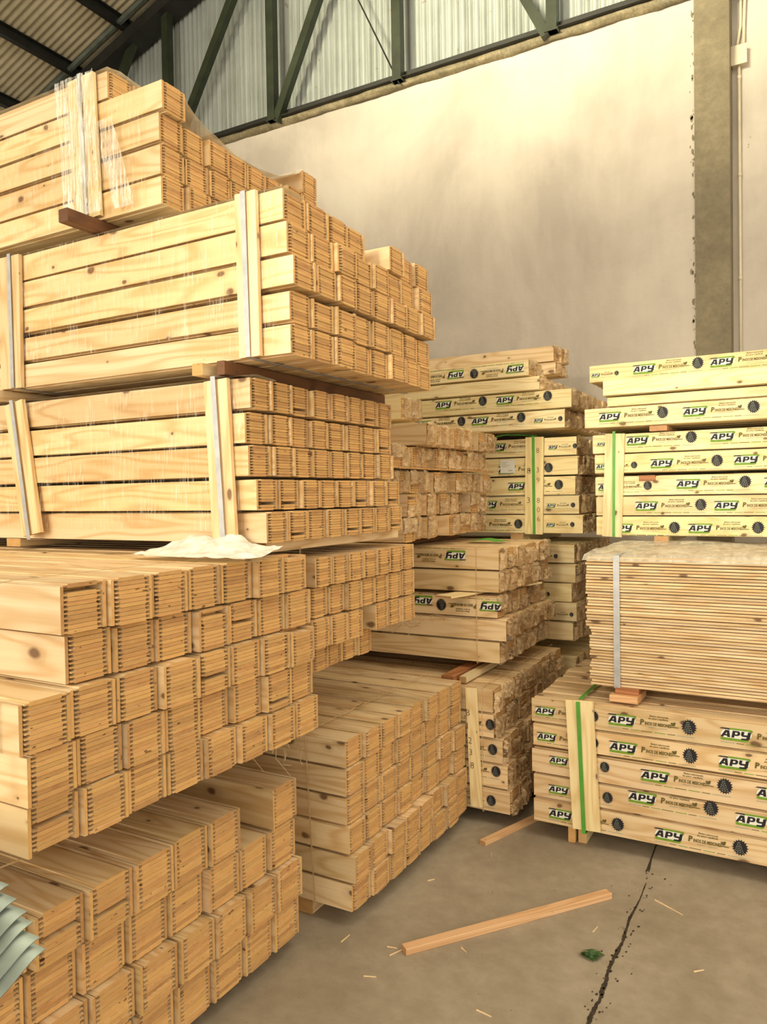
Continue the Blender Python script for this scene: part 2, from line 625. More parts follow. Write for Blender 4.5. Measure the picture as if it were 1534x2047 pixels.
# conduit on the right wall
cr = empty('conduit', (-.436, 6.19, 4.56))
tag(cr, 'cream junction box with electrical conduit pipes on the wall by the column', 'conduit')
m = MB()
m.box(-.048, .048, -.055, .012, .015, .145)
m.box(-.052, .052, -.062, -.055, .011, .149)
m.build('junction_box', 'pipe', cr)
for pts in ([(-.002, -.02, .02), (-.002, -.02, -2.6)], [(-.018, -.02, .14), (.008, -.02, .3), (.012, -.02, .62)], [(.028, -.02, .14), (.030, -.02, .3), (.042, -.02, .62)]):
    m = MB()
    m.tube(pts, .0105, 10)
    m.build('pipe', 'pipe', cr, smooth=True)
for z in (-.05, -.75, -1.5):
    m = MB()
    m.tube([(-.002, -.02, z), (-.002, -.02, z - .03)], .0135, 10)
    m.build('coupling', 'pipe', cr, smooth=True)

# ------------------------------------------------------------------ printed film artwork


def text_geo(body, size, off=0.0, shear=0.0, width=None):
    cu = bpy.data.curves.new('txt', 'FONT')
    cu.body, cu.size, cu.offset, cu.shear = body, size, off, shear
    cu.resolution_u = 2
    cu.fill_mode = 'FRONT'
    o = bpy.data.objects.new('txt', cu)
    COL.objects.link(o)
    dg = bpy.context.evaluated_depsgraph_get()
    me = bpy.data.meshes.new_from_object(o.evaluated_get(dg))
    vs = [tuple(v.co) for v in me.vertices]
    fs = [tuple(p.vertices) for p in me.polygons]
    bpy.data.objects.remove(o)
    bpy.data.curves.remove(cu)
    bpy.data.meshes.remove(me)
    x0, x1 = min(v[0] for v in vs), max(v[0] for v in vs)
    k = (width / (x1 - x0)) if width else 1.0
    return [((v[0] - x0) * k, v[1]) for v in vs], fs


def add_text(m, body, x, z, size, mi, layer, off=0., shear=0., width=None):
    vs, fs = text_geo(body, size, off, shear, width)
    b = len(m.v)
    m.v += [(x + a, -.0004 * layer, z + c) for a, c in vs]
    for f in fs:
        m.f.append(tuple(b + i for i in f))
        m.mi.append(mi)


def shape(m, pts, mi, layer):
    m.cur = mi
    m.poly([(x, -.0004 * layer, z) for x, z in pts])
    m.cur = 0


def lozenge(x0, x1, z0, z1, sl, n=5):
    r = (z1 - z0) / 2
    pts = []
    for i in range(n + 1):
        a = -math.pi / 2 + math.pi * i / n
        pts.append((x1 - r + r * math.cos(a), (z0 + z1) / 2 + r * math.sin(a)))
    for i in range(n + 1):
        a = math.pi / 2 + math.pi * i / n
        pts.append((x0 + r + r * math.cos(a), (z0 + z1) / 2 + r * math.sin(a)))
    return [(x + sl * z, z) for x, z in pts]


def print_mesh():
    m = MB()
    # mats: 0 black 1 green 2 olive 3 grey 4 white
    shape(m, lozenge(.000, .100, -.0065, .006, .2, 3), 1, 1)
    shape(m, lozenge(.020, .106, .030, .0425, .2, 3), 1, 1)
    shape(m, [(-.004, .0365), (.004, .041), (.032, .041), (.034, .035), (.012, .0365)], 0, 3)
    shape(m, lozenge(-.003, .106, .0035, .0355, .2), 4, 2)

    def glyph(pts, mi, layer):
        shape(m, [((x + .2 * z) * .001, z * .001) for x, z in pts], mi, layer)
    glyph([(-1, 6), (9, 6), (11, 11), (21, 11), (23, 6), (33, 6), (25, 33), (11, 33)], 0, 3)
    glyph([(14, 17), (20, 17), (17.5, 25)], 4, 4)
    glyph([(37, 6), (47, 6), (47, 14), (58, 14), (64, 18), (65, 24), (63, 30), (57, 33), (37, 33)], 0, 3)
    glyph([(47, 20), (54, 20), (56, 23.5), (54, 27), (47, 27)], 4, 4)
    glyph([(68, 33), (78, 33), (78, 21), (90, 21), (90, 33), (101, 33), (101, 8), (95, 1), (72, 1), (72, 7), (89, 8), (89, 14), (74, 14), (68, 19)], 0, 3)
    add_text(m, 'P', .127, .012, .030, 2, 1, .0014, .12, .017)
    add_text(m, 'INOS DE MISIONES', .146, .012, .0185, 2, 1, .0006, .1, .102)
    shape(m, [(.247, .014), (.275, .0135), (.275, .0165), (.247, .018)], 2, 1)
    for dx, dz, s in ((.255, .026, .008), (.250, .030, .005), (.260, .032, .005)):
        shape(m, [(dx + s * math.cos(a), dz + s * .8 * math.sin(a)) for a in [k * .9 for k in range(7)]], 2, 1)
    add_text(m, 'Madera seleccionada', .165, .0475, .0085, 2, 1, .0002, 0, .072)
    add_text(m, 'de pino cepillada', .160, .0375, .0085, 2, 1, .0002, 0, .076)
    add_text(m, 'Industria Argentina', .160, .0025, .0065, 3, 1, .0001, 0, .072)
    # pine cone: dark oval of overlapping scales, paler scale tips on it
    cx, cz = .314, .024
    rg = random.Random(4)
    shape(m, [(cx + .024 * math.cos(a), cz + .027 * math.sin(a)) for a in [k * .3927 for k in range(16)]], 0, 1)
    for k in range(18):
        a = k * .349
        ca, sa = math.cos(a), math.sin(a)
        ex, ez = cx + .030 * ca, cz + .033 * sa
        shape(m, [(cx + .021 * math.cos(a - .2), cz + .023 * math.sin(a - .2)), (ex, ez), (cx + .021 * math.cos(a + .2), cz + .023 * math.sin(a + .2))], 0, 1)
    for row in range(6):
        z = cz - .020 + row * .0075
        hw = .019 - .0028 * row
        n = max(1, 4 - row // 2)
        for k in range(n):
            x = cx - .004 + (k - (n - 1) / 2) * (2 * hw / max(n, 2))
            shape(m, [(x - .0045, z - .002), (x, z + .0012), (x + .0045, z - .002), (x, z + .0036)], 3, 2)
    # dashed line below
    for a, b, c in ((.0, .05, 3), (.056, .082, 2), (.09, .125, 1), (.13, .175, 2), (.182, .225, 1), (.232, .262, 2), (.270, .335, 3)):
        shape(m, [(a, -.0165), (b, -.0165), (b, -.0140), (a, -.0140)], c, 1)
    return m.mesh('printed_logo', ['ink_black', 'ink_green', 'ink_olive', 'ink_grey', 'ink_white'])


PRINT = print_mesh()


def add_print(root, packs, r, c, wx, dz=.03, flip=False, s=1.0):
    """wx = world X of the left end of the artwork, on the front (-Y) face of pack (r, c)"""
    p = packs.get((r, c))
    if p is None:
        return
    o = link('printed_logo', PRINT, p)
    bx = root.location.x + p.location.x
    o.location = (wx - bx, -.0012, dz)
    if flip:
        o.rotation_euler = (0, math.pi, 0)
        o.location = (wx - bx + .345 * s, -.0012, dz + .045)
    o.scale = (s, 1, s)


# ------------------------------------------------------------------ packs and bundles
PACKS = {}


def board_profile(y0, y1, z0, z1, tg):
    zm0, zm1 = z0 + (z1 - z0) * .34, z0 + (z1 - z0) * .70
    return [(y0 + tg, z0), (y1 - tg, z0), (y1 - tg, zm0), (y1, zm0), (y1, zm1), (y1 - tg, zm1), (y1 - tg, z1), (y0 + tg, z1), (y0 + tg, zm1), (y0, zm1), (y0, zm0), (y0 + tg, zm0)]


def flat_board_mesh(w, t, L, d, mat):
    k = ('board', round(w, 4), round(t, 4), L, d, mat)
    if k not in PACKS:
        m = MB()
        m.prism(board_profile(.011, w - .011, 0, t - .0009, .0115), min(0, d * L), max(0, d * L))
        PACKS[k] = m.mesh('board', mat)
    return PACKS[k]


def pack_mesh(w, h, nb, L, d, var, mat, covers_only=False):
    k = ('pack', round(w, 4), round(h, 4), nb, L, d, var, mat, covers_only)
    if k in PACKS:
        return PACKS[k]
    rg = random.Random(str(k))
    m = MB()
    tv = .0085

    def span(dx):
        a, b = dx * d * -1, d * L
        return min(a, b), max(a, b)
    for ya in (0.0, w - tv):
        xa, xb = span(rg.gauss(0, .0025))
        zz = rg.uniform(.001, .004)
        m.box(xa, xb, ya, ya + tv, zz, h - rg.uniform(.001, .007))
    if not covers_only:
        t = h / nb
        for i in range(nb):
            dx = rg.gauss(0, .0012)
            if rg.random() < .02:
                dx = -rg.uniform(.02, .09)
            xa, xb = span(dx)
            m.prism(board_profile(tv + .0015 + rg.uniform(0, .002), w - tv - .0015 - rg.uniform(0, .002), i * t, (i + 1) * t - .0009, .0115), xa, xb)
    PACKS[k] = m.mesh('pack', mat)
    return PACKS[k]


def film_end_meshes():
    out = []
    for v in range(7):
        rg = random.Random(40 + v)
        z0 = (0.0, 0.0, .0, .35, .0, .0, .0)[v]
        z1 = (1.0, .62, 1.0, 1.0, .8, 1.0, .5)[v]
        y0 = (0.0, 0, .3, 0, 0, 0, .0)[v]
        y1 = (1.0, 1, 1.0, 1, 1, .7, 1)[v]
        sd = rg.random() * 50
        m = MB()

        def fn(u, w):
            y = y0 + (y1 - y0) * u
            z = z0 + (z1 - z0) * w
            e = min(u, 1 - u, w, 1 - w)
            x = .005 + .016 * abs(nz(y * 1.3, z * 1.3, sd, 2.2)) + .010 * abs(nz(y, z, sd + 7, 4.0)) + (.010 if e > .01 else -.004)
            y += .05 * nz(y, z, sd + 3, 4)
            z += .06 * nz(y, z, sd + 5, 4)
            return (max(x, .001), y, z)
        m.grid(fn, 9, 9)
        out.append(m.mesh('film_end', 'film_end'))
    return out


FILM_ENDS = film_end_meshes()


def bundle(name, label, cat, loc, rows, colw, L, nb=10, d=-1, mat='pine', wrap=False, explode=(), seed=1, step=0.0, group='strapped timber bundles', jit=.006):
    """rows from the bottom up: dict(h, dx, dy, cols); boards run from the end plane x=loc.x in direction d"""
    rg = random.Random(seed)
    root = empty(name, loc)
    tag(root, label, cat, group)
    packs = {}
    z = 0.0
    for r, row in enumerate(rows):
        h = row['h']
        n = row.get('nb', nb)
        for c in row['cols']:
            w = colw - .0065
            key = (r, c)
            ex = key in explode
            dx = row.get('dx', 0) + rg.gauss(0, jit) + step * c + row.get('cdx', {}).get(c, 0)
            me = pack_mesh(w, h - .0045, n, L, d, rg.randrange(5), mat, ex)
            p = link('pack', me, root, (dx, row.get('dy', 0) + c * colw + rg.uniform(0, .0015), z))
            packs[key] = p
            if ex:
                t = (h - .0045) / n
                bm = flat_board_mesh(w, t, L, d, mat)
                for i in range(n):
                    ddx = rg.gauss(0, .0012)
                    if rg.random() < .02:
                        ddx = -rg.uniform(.02, .06)
                    link('board', bm, p, (ddx, rg.uniform(-.001, .001), i * t))
            if wrap and rg.random() < row.get('wrap', 1.0):
                fo = link('film_end', rg.choice(FILM_ENDS), p, (.0, 0, 0))
                fo.scale = (1.0, w, h)
        z += h + row.get('gap', 0.0)
    return root, packs


def rows_(n, h, cols=None, each=None, **k):
    out = []
    for i in range(n):
        q = dict(h=h, cols=each[i] if each else cols)
        for a, b in k.items():
            q[a] = b[i] if isinstance(b, (list, tuple)) else b
        out.append(q)
    return out


def slat(root, x0, x1, y, z0, z1, lean=0.0, mat='pale_pine', t=.014, name='slat'):
    """vertical lath on the front of a bundle, world coordinates; lean = world X shift of the foot"""
    m = MB()
    o = root.location
    m.box(0, z1 - z0, -t, 0, 0, x1 - x0)
    ob = m.build(name, mat, root)
    # local X of the lath runs downwards so that the grain follows it
    a = math.atan2(lean, z1 - z0)
    ob.matrix_local = Matrix.Translation((x0 - o.x, y - o.y, z1 - o.z)) @ Matrix.Rotation(-a, 4, 'Y') @ Matrix(((0, 0, 1, 0), (0, 1, 0, 0), (-1, 0, 0, 0), (0, 0, 0, 1)))
    return ob


def strap(root, x, w, y0, y1, z0, z1, mat, bulge=.0, lean=0.0, name='strap'):
    """closed flat band round the bundle in the YZ plane"""
    o = root.location
    m = MB()
    t = .0012
    loop = [(y0 - bulge, z0), (y0 - bulge, z1), (y0 + .05, z1 + .004), (y1, z1 + .004), (y1 + .003, z0), (y0 + .05, z0 - .003)]
    n = len(loop)
    cy, cz = (y0 + y1) / 2, (z0 + z1) / 2
    b = len(m.v)
    for (yy, zz) in loop:
        f = (z1 - zz) / (z1 - z0)
        xx = x + lean * f
        for k in (0, 1):
            s = 1 if k == 0 else 0
            ys = yy - (t * s if yy < cy else -t * s)
            zs = zz + (t * s if zz > cz else -t * s)
            m.v += [(xx - w / 2 - o.x, ys - o.y, zs - o.z), (xx + w / 2 - o.x, ys - o.y, zs - o.z)]
    for i in range(n):
        j = (i + 1) % n
        A, B = b + i * 4, b + j * 4
        for q in ((A, A + 1, B + 1, B), (A + 2, B + 2, B + 3, A + 3), (A, B, B + 2, A + 2), (A + 1, A + 3, B + 3, B + 1)):
            m.f.append(q)
            m.mi.append(0)
    return m.build(name, mat, root)


# --- left group -----------------------------------------------------------
# ground bundle, front left
ex = {(r, c) for r in range(4) for c in range(0, 4)}
F, Fp = bundle('timber_bundle', 'ground-level timber bundle at the lower left whose missing pack leaves a square hollow', 'timber bundle',
               (-1.525, .934, .05), rows_(4, .1315, dy=[0, .004, -.006, 0], each=[range(8), range(8), range(8), [0, 1, 2, 3, 4, 5, 7]], dx=[.0, .012, -.01, .0]), .138, 3.0, 11, explode=ex, seed=11, step=.006)
# D, above it
ex = {(r, c) for r in range(5) for c in range(0, 5)}
D, Dp = bundle('timber_bundle', 'timber bundle at the left edge with sunlit sides, overhanging the ground bundle', 'timber bundle',
               (-1.415, 1.0, .75), rows_(5, .115, each=[range(8), range(8), range(8), range(7), range(7)], dy=[0, -.012, -.035, .10, .07], dx=[.0, -.005, .012, .0, .012]), .129, 3.0, 11, explode=ex, seed=12, step=.003)
# E, behind D under C
E_, Ep = bundle('timber_bundle', 'timber bundle behind the sunlit one, with a pack pushed back leaving a dark slot', 'timber bundle',
                (-1.425, 2.052, .888), [dict(h=.104, cols=range(0, 5), dx=-.085), dict(h=.104, cols=range(7), cdx={3: -.32}), dict(h=.104, cols=range(7)), dict(h=.104, cols=range(7), dx=.01)], .1048, 2.9, 10, seed=13, step=.0)
# C
C_, Cp = bundle('timber_bundle', 'middle timber bundle with two leaning laths, lowest of the three wrapped ones', 'timber bundle',
                (-1.447, 1.775, 1.362), rows_(5, .0985, range(8), dx=[.035, .02, 0, -.006, 0], dy=[.02, .005, -.008, -.006, 0], gap=[0, .004, .0, .003, 0]), .1095, 3.0, 11, seed=14, step=.001)
# B
B_, Bp = bundle('timber_bundle', 'wide overhanging timber bundle, second from the top, with grey-banded laths', 'timber bundle',
                (-1.305, 1.79, 1.912), rows_(5, .0955, each=[range(8), range(8), range(8), range(8), [0, 1, 2, 3, 5, 6, 7]], dx=[.0, .0, .012, .0, -.012], dy=[0, 0, 0, 0, 0], gap=[0, .006, 0, 0, 0]), .1195, 3.0, 10, seed=15, step=.0, jit=.010)
# A
A_, Ap = bundle('timber_bundle', 'topmost timber bundle wrapped in shiny clear film under the roof', 'timber bundle',
                (-1.80, 1.80, 2.443), [dict(h=.098, cols=range(8)), dict(h=.098, cols=range(8), gap=.006), dict(h=.098, cols=range(8), dx=-.01), dict(h=.098, cols=[0, 7]), dict(h=.098, cols=[0, 1], dx=-.235, dy=.0)], .112, 2.9, 10, seed=16)
# G
G, Gp = bundle('timber_bundle', 'shaded timber bundle on the floor in the centre, beside the loose sticks', 'timber bundle',
               (-1.392, 2.2, .06), rows_(6, .0995, range(8), dx=[.022, .018, -.006, -.008, -.012, -.005], dy=[0, .0, -.004, 0, 0, 0]), .1235, 3.0, 9, seed=17, step=.001)

# --- middle group, film-wrapped packs --------------------------------------
L1, Lp = bundle('wrapped_bundle', 'film-wrapped timber bundle on the floor with a numbered lath', 'timber bundle',
                (-1.205, 3.205, .06), rows_(5, .112, range(9), dx=[.03, .012, -.005, -.045, -.045]), .118, 2.6, 9, mat='pine', wrap=True, seed=21)
K, Kp = bundle('wrapped_bundle', 'film-wrapped timber bundle resting on bearers with a loose board sticking out', 'timber bundle',
               (-1.283, 3.4, .688), rows_(5, .1085, range(7), dx=[-.01, .012, -.03, 0, 0], gap=[0, 0, .012, 0, 0]), .113, 2.6, 9, mat='pine', wrap=True, seed=22)
H, Hp = bundle('wrapped_bundle', 'timber bundle with torn crumpled film on every end, beside the tall left stack', 'timber bundle',
               (-1.64, 3.0, 1.285), rows_(5, .111, each=[range(10), range(10), range(10), range(10), range(2, 10)], dx=[0, .0, -.01, .0, .02], gap=[0, 0, .006, 0, 0]), .115, 2.4, 9, mat='pine', wrap=True, seed=23, jit=.026)
L2, L2p = bundle('wrapped_bundle', 'dark film-wrapped bundle at the very bottom of the rear middle stack', 'timber bundle',
                 (-1.19, 4.4, .06), rows_(4, .12, range(7)), .125, 2.6, 9, mat='pale_pine', wrap=True, seed=24)
K2, K2p = bundle('wrapped_bundle', 'narrow visible film-wrapped bundle behind the loose board, under the green-strapped one', 'timber bundle',
                 (-1.20, 4.4, .63), rows_(5, .1135, range(7), dx=[0, .01, -.015, .012, 0]), .122, 2.6, 9, mat='pale_pine', wrap=True, seed=25)
I_, Ip = bundle('wrapped_bundle', 'printed timber bundle with green strap and white paper label, rear middle stack', 'timber bundle',
                (-1.18, 4.4, 1.26), rows_(5, .1135, range(7), dx=[.035, .01, -.012, .008, -.005], gap=[0, 0, .003, 0, 0]), .122, 2.6, 9, mat='pale_pine', wrap=True, seed=26)
J, Jp = bundle('wrapped_bundle', 'printed uneven top bundle of the rear middle stack with stepped ends', 'timber bundle',
               (-1.19, 4.3, 1.87), [dict(h=.1135, cols=range(7), dx=-.025), dict(h=.1135, cols=range(7), dx=.012), dict(h=.088, cols=range(0, 5), dx=-.18, nb=7), dict(h=.1, cols=[0, 1], dx=-.235), ], .122, 2.4, 9, mat='pale_pine', wrap=True, seed=27)
J3, J3p = bundle('loose_pack', 'bare pine pack on the rear top against the plastered wall', 'timber pack',
                 (-1.45, 4.91, 2.275), [dict(h=.085, cols=[0, 1], nb=7), dict(h=.108, cols=[0, 1])], .122, 2.2, 9, mat='pine', wrap=True, seed=28, group='loose packs on the stacks')
J2, J2p = bundle('loose_pack', 'short bright pack lying on top of the torn-film bundle', 'timber pack',
                 (-1.9, 3.6, 1.905), [dict(h=.125, cols=[0, 1])], .115, 2.0, 9, mat='pale_pine', wrap=True, seed=29, group='loose packs on the stacks')

# --- right group ------------------------------------------------------------
Mb, Mp = bundle('printed_bundle', 'printed timber bundle on the floor at right with a broad green-strapped lath', 'timber bundle',
                (-1.05, 3.185, .07), rows_(5, .1075, range(8), dx=[-.005, 0, -.008, 0, -.003], gap=[0, 0, .006, 0, 0], dy=[0, 0, 0, .004, .0]), .109, 3.1, 9, d=1, mat='pine', seed=31, jit=.004)
O_, Op = bundle('printed_bundle', 'printed timber bundle with green strap above the stack of thin boards', 'timber bundle',
                (-.985, 4.06, 1.27), rows_(5, .1045, range(7), dx=[0, .0, .0, -.012, -.015], gap=[0, 0, .012, 0, 0]), .12, 3.0, 9, d=1, mat='pale_pine', seed=32, jit=.004)
P_, Pp = bundle('printed_bundle', 'uneven printed bundle on the very top at right against the wall', 'timber bundle',
                (-1.02, 4.0, 1.832), [dict(h=.107, cols=range(6), dx=0), dict(h=.055, cols=range(5), dx=.10, dy=.02, nb=5), dict(h=.088, cols=range(4), dx=.09, dy=.0, nb=8), dict(h=.098, cols=range(3), dx=0, dy=.10)], .12, 3.0, 9, d=1, mat='pale_pine', seed=33, jit=.004)

# stack of thin boards
Nb = empty('thin_board_stack', (-.842, 3.28, .672))
tag(Nb, 'tall stack of thin rough boards with a grey band and film on top', 'board stack')
rng = random.Random(44)
meshes = []
NB = 44
tN = .553 / NB
for v in range(5):
    m = MB()
    m.box(rng.uniform(-.004, .004), 3.0, rng.uniform(0, .003), .125, 0, tN * .74)
    meshes.append(m.mesh('board', 'pine'))
inner = MB()
for i in range(NB):
    sx = rng.gauss(0, .003) + (.014 if i < 20 else 0)
    zi = i * tN + rng.uniform(0, .001)
    link('board', rng.choice(meshes), Nb, (sx, rng.gauss(0, .0025), zi))
    for c in range(1, 8):
        xa = sx + rng.uniform(-.004, .004)
        inner.box(xa, xa + 3.0, c * .128 + rng.uniform(0.002, .004), c * .128 + .125, zi, zi + tN * .74)
ib = inner.build('inner_boards', 'pine', Nb)
ib['kind'] = 'stuff'
strap(Nb, -.714, .026, 3.272, 4.31, .668, 1.229, 'band_grey')
m = MB()


def ntop(u, v):
    x = -.015 + u * 2.6
    y = -.012 + v * 1.05
    e = min(1, 6 * min(v, 1 - v))
    return (x, y, .556 + e * (.012 + .012 * nz(x, y, 2, 3.3) + .006 * nz(x, y, 5, 11)) - (.02 if v == 0 else 0))


m.grid(ntop, 80, 30)
m.build('film_cover', 'film_top', Nb, smooth=True)

# ------------------------------------------------------------------ laths, straps, films on the bundles
slat(B_, -1.482, -1.405, 1.784, 1.9125, 2.395, .006, 'pine')
strap(B_, -1.447, .018, 1.781, 2.76, 1.9135, 2.3965, 'band_grey', .016, .008)
slat(B_, -2.60, -2.485, 1.784, 1.9125, 2.392, -.005, 'pine')
strap(B_, -2.535, .018, 1.781, 2.76, 1.9135, 2.3965, 'band_grey', .016, .004)
slat(C_, -1.600, -1.510, 1.765, 1.378, 1.852, .022, 'pine')
strap(C_, -1.556, .018, 1.760, 2.66, 1.3635, 1.8625, 'band_grey', .018, .028)
slat(C_, -2.56, -2.46, 1.765, 1.364, 1.848, .085, 'pine')
strap(C_, -2.51, .018, 1.760, 2.66, 1.3635, 1.8625, 'band_grey', .018, .08)
slat(A_, -2.215, -2.09, 1.795, 2.448, 2.93, .02)
strap(A_, -2.15, .016, 1.790, 2.70, 2.4445, 2.938, 'band_grey', .016, .02)
slat(L1, -1.375, -1.322, 3.20, .075, .618, .02)
slat(I_, -1.478, -1.368, 4.394, 1.255, 1.832, -.012)
strap(I_, -1.430, .017, 4.392, 5.26, 1.257, 1.835, 'band_green', .017, .0)
slat(O_, -.93, -.832, 4.054, 1.266, 1.803, -.022)
strap(O_, -.886, .014, 4.052, 4.905, 1.266, 1.811, 'band_green', .017, -.006)
slat(Mb, -.907, -.792, 3.180, .075, .622, .026)
strap(Mb, -.853, .0165, 3.178, 4.06, .066, .618, 'band_green', .017, .02)
strap(G, -1.565, .005, 2.196, 3.19, .058, .661, 'film_end', .002, .03, name='strap')
strap(K, -1.40, .004, 3.396, 4.19, .686, 1.243, 'film_end', .002, .0)
strap(L1, -1.30, .004, 3.20, 4.27, .058, .622, 'film_end', .002, .0)
strap(D, -1.455, .005, 0.955, 2.03, .748, 1.33, 'film_end', .0, .0)

# the white paper label
m = MB()
m.box(0, .092, -.0008, 0, 0, .08)
lab = m.build('paper_label', 'paper', I_, Vector((-1.645, 4.396, 1.622)) - I_.location)
m = MB()
for i, (a, b) in enumerate(((.008, .05), (.008, .038), (.008, .06), (.008, .045))):
    m.box(a, b, -.0014, -.0009, .064 - i * .009, .0665 - i * .009)
for i in range(6):
    m.box(.05 + i * .005, .0525 + i * .005, -.0014, -.0009, .01, .02)
m.build('label_print', 'ink_grey', lab)

# handwriting on the laths
def handwriting(root, chars, x, y, zs, size, lean=0.0):
    m = MB()
    o = root.location
    for k, (ch, z) in enumerate(zip(chars, zs)):
        vs, fs = text_geo(ch, size, -.0006)
        b = len(m.v)
        m.v += [(x + lean * k + a - o.x, y - o.y, z + c - o.z) for a, c in vs]
        for f in fs:
            m.f.append(tuple(b + i for i in f))
            m.mi.append(0)
    return m.build('handwritten_number', 'marker', root)


handwriting(L1, 'B1238', -1.372, 3.1845, (.49, .428, .363, .31, .25), .042, .0045)
handwriting(I_, '839806', -1.413, 4.3785, (1.735, 1.62, 1.56, 1.44, 1.385, 1.33), .045)
handwriting(I_, '83', -1.472, 4.3785, (1.615, 1.44), .05)


def film_sheet(root, name, mat, x0, x1, z0, z1, y, amp, seed, nu=60, nv=24, fold=None):
    m = MB()
    o = root.location

    def fn(u, v):
        x = x0 + (x1 - x0) * u
        z = z0 + (z1 - z0) * v
        xx = x + (fold * (1 - v) if fold else 0)
        d = .004 + amp * (abs(nz(x * 26, z * 3.0, seed)) + .6 * abs(nz(x * 60 + z * 14, z * 5, seed + 4)))
        return (xx - o.x, y - d - o.y, z - o.z)
    m.grid(fn, nu, nv)
    return m.build(name, mat, root)


film_sheet(A_, 'film_wrap', 'film_clear', -3.6, -1.86, 2.45, 2.83, 1.795, .006, 1, 140, 24)
film_sheet(A_, 'film_bunch', 'film_bunch', -2.25, -2.06, 2.455, 2.925, 1.767, .012, 2, 40, 40, .03)
film_sheet(A_, 'film_bunch', 'film_bunch', -2.09, -2.00, 2.455, 2.76, 1.783, .010, 3, 24, 30, .10)
film_sheet(B_, 'film_wrap', 'film_clear', -1.70, -1.33, 1.93, 2.39, 1.783, .006, 4, 60, 30)
film_sheet(B_, 'film_wrap', 'film_clear', -3.2, -1.72, 2.0, 2.39, 1.785, .004, 5, 100, 20)
film_sheet(C_, 'film_wrap', 'film_clear', -3.2, -1.46, 1.40, 1.85, 1.766, .004, 6, 100, 20)

# film stretched over the stepped top of A
m = MB()


def atop(u, v):
    x = -.012 - 1.3 * u
    y = .115 + v * .68
    sag = math.sin(v * math.pi) ** .6
    return (x, y, .402 - .085 * sag + .010 * nz(x * 3, y * 9, 1) - .02 * (1 - u) * sag)


m.grid(atop, 26, 30)
m.build('film_cover', 'film_top', A_, smooth=True)
# ragged film crest along the upper edges
def crest(root, x0, x1, y0, y1, z, n, h, mat, seed):
    rg = random.Random(seed)
    m = MB()
    o = root.location

    def fn(u, v):
        x = x0 + (x1 - x0) * u
        y = y0 + (y1 - y0) * v
        b = math.sin(v * math.pi)
        return (x - o.x, y - o.y, z - o.z + b * h * (.35 + .65 * abs(nz(x, y, seed, 7))) + .4 * h * b * nz(x, y, seed + 2, 23))
    m.grid(fn, n, 8)
    return m.build('film_crest', mat, root)


crest(A_, -2.05, -1.83, 1.81, 1.92, 2.84, 20, .03, 'film_pale', 3)
crest(A_, -2.9, -2.04, 1.80, 1.95, 2.944, 40, .014, 'film_pale', 8)
crest(B_, -3.0, -1.33, 1.79, 1.91, 2.398, 60, .012, 'film_pale', 4)
crest(C_, -3.0, -1.46, 1.78, 1.93, 1.864, 60, .014, 'film_pale', 5)
# heap of slack film at the foot of C on top of D
m = MB()


def heap(u, v):
    x = -1.78 + u * .46
    y = 1.585 + v * .185
    b = (v ** 1.2) * math.sin(min(1, u * 1.25) * math.pi * .8 + .2)
    hgt = max(0, b) * (.055 + .03 * nz(x, y, 1, 9)) + .01 * nz(x, y, 4, 30)
    return (x, y, 1.334 + max(0.001, hgt))


m.grid(heap, 34, 18)
o = m.build('slack_film', 'film_pale')
tag(o, 'heap of slack white film at the foot of the leaning lath', 'plastic film', 'scraps of plastic film')
# horizontal band of H
m = MB()
m.box(0, .006, -.01, 1.15, -.004, .004)
m.build('strap', 'pine', H, (.04, 0, .338))

# ------------------------------------------------------------------ printed artwork on packs
def prints(root, packs, rows, c=0):
    for r, xs in rows.items():
        for e in xs:
            x, dz = e[:2]
            if len(e) > 2 and e[2] is True:
                add_print(root, packs, r, c, x, dz, True)
            else:
                add_print(root, packs, r, c, x, dz, False, e[2] if len(e) > 2 else 1.0)


prints(Mb, Mp, {4: [(-1.045, .035, .8), (-.733, .035), (-.305, .035), (.125, .035)], 3: [(-1.04, .03, .78), (-.73, .028), (-.313, .03), (.115, .03)],
                2: [(-.985, .05, .75), (-.605, .044), (-.181, .046), (.25, .04)], 1: [(-.99, .03, .80), (-.655, .055), (-.254, .04), (.18, .04)],
                0: [(-.99, .03, .93), (-.552, .03), (-.12, .03)]})
prints(O_, Op, {4: [(-.98, .042, .4), (-.828, .042), (-.427, .042), (-.02, .04)], 3: [(-.985, .025, .62), (-.71, .025), (-.322, .03), (.08, .03)],
                2: [(-.975, .03, .8), (-.586, .035), (-.19, .035)], 1: [(-.786, .03), (-.411, .03), (-.01, .03)], 0: [(-.91, .02), (-.531, .022), (-.13, .02)]})
prints(P_, Pp, {0: [(-.953, .035), (-.544, .035), (-.13, .035)], 3: [(-1.015, .03, .42), (-.80, .03), (-.43, .03), (-.02, .03)]})
prints(I_, Ip, {4: [(-1.72, .045)], 3: [(-1.66, .02)], 2: [(-1.60, .035)], 1: [(-1.78, .04)], 0: [(-1.85, .03)]})
for r, x in ((4, -1.345), (1, -1.36), (0, -1.365)):
    add_print(I_, Ip, r, 0, x, .04, False, .5)
prints(J, Jp, {1: [(-2.03, .05), (-1.63, .05)], 0: [(-2.17, .05), (-1.79, .05)], 3: [(-2.18, .02, True), (-1.80, .02, True)]})
add_print(J, Jp, 0, 0, -1.40, .04, False, .5)
prints(K, Kp, {4: [(-1.80, .04, True)], 2: [(-1.98, .04, True), (-1.62, .03, True)]})
for r, x, dz in ((3, -1.53, .04), (2, -1.52, .04), (1, -1.505, .055), (0, -1.53, .03)):
    add_print(L1, Lp, r, 0, x, dz, False, .85)
for r, x in ((4, -1.45), (2, -1.50), (1, -1.36)):
    add_print(K2, K2p, r, 0, x, .03, False, .45)

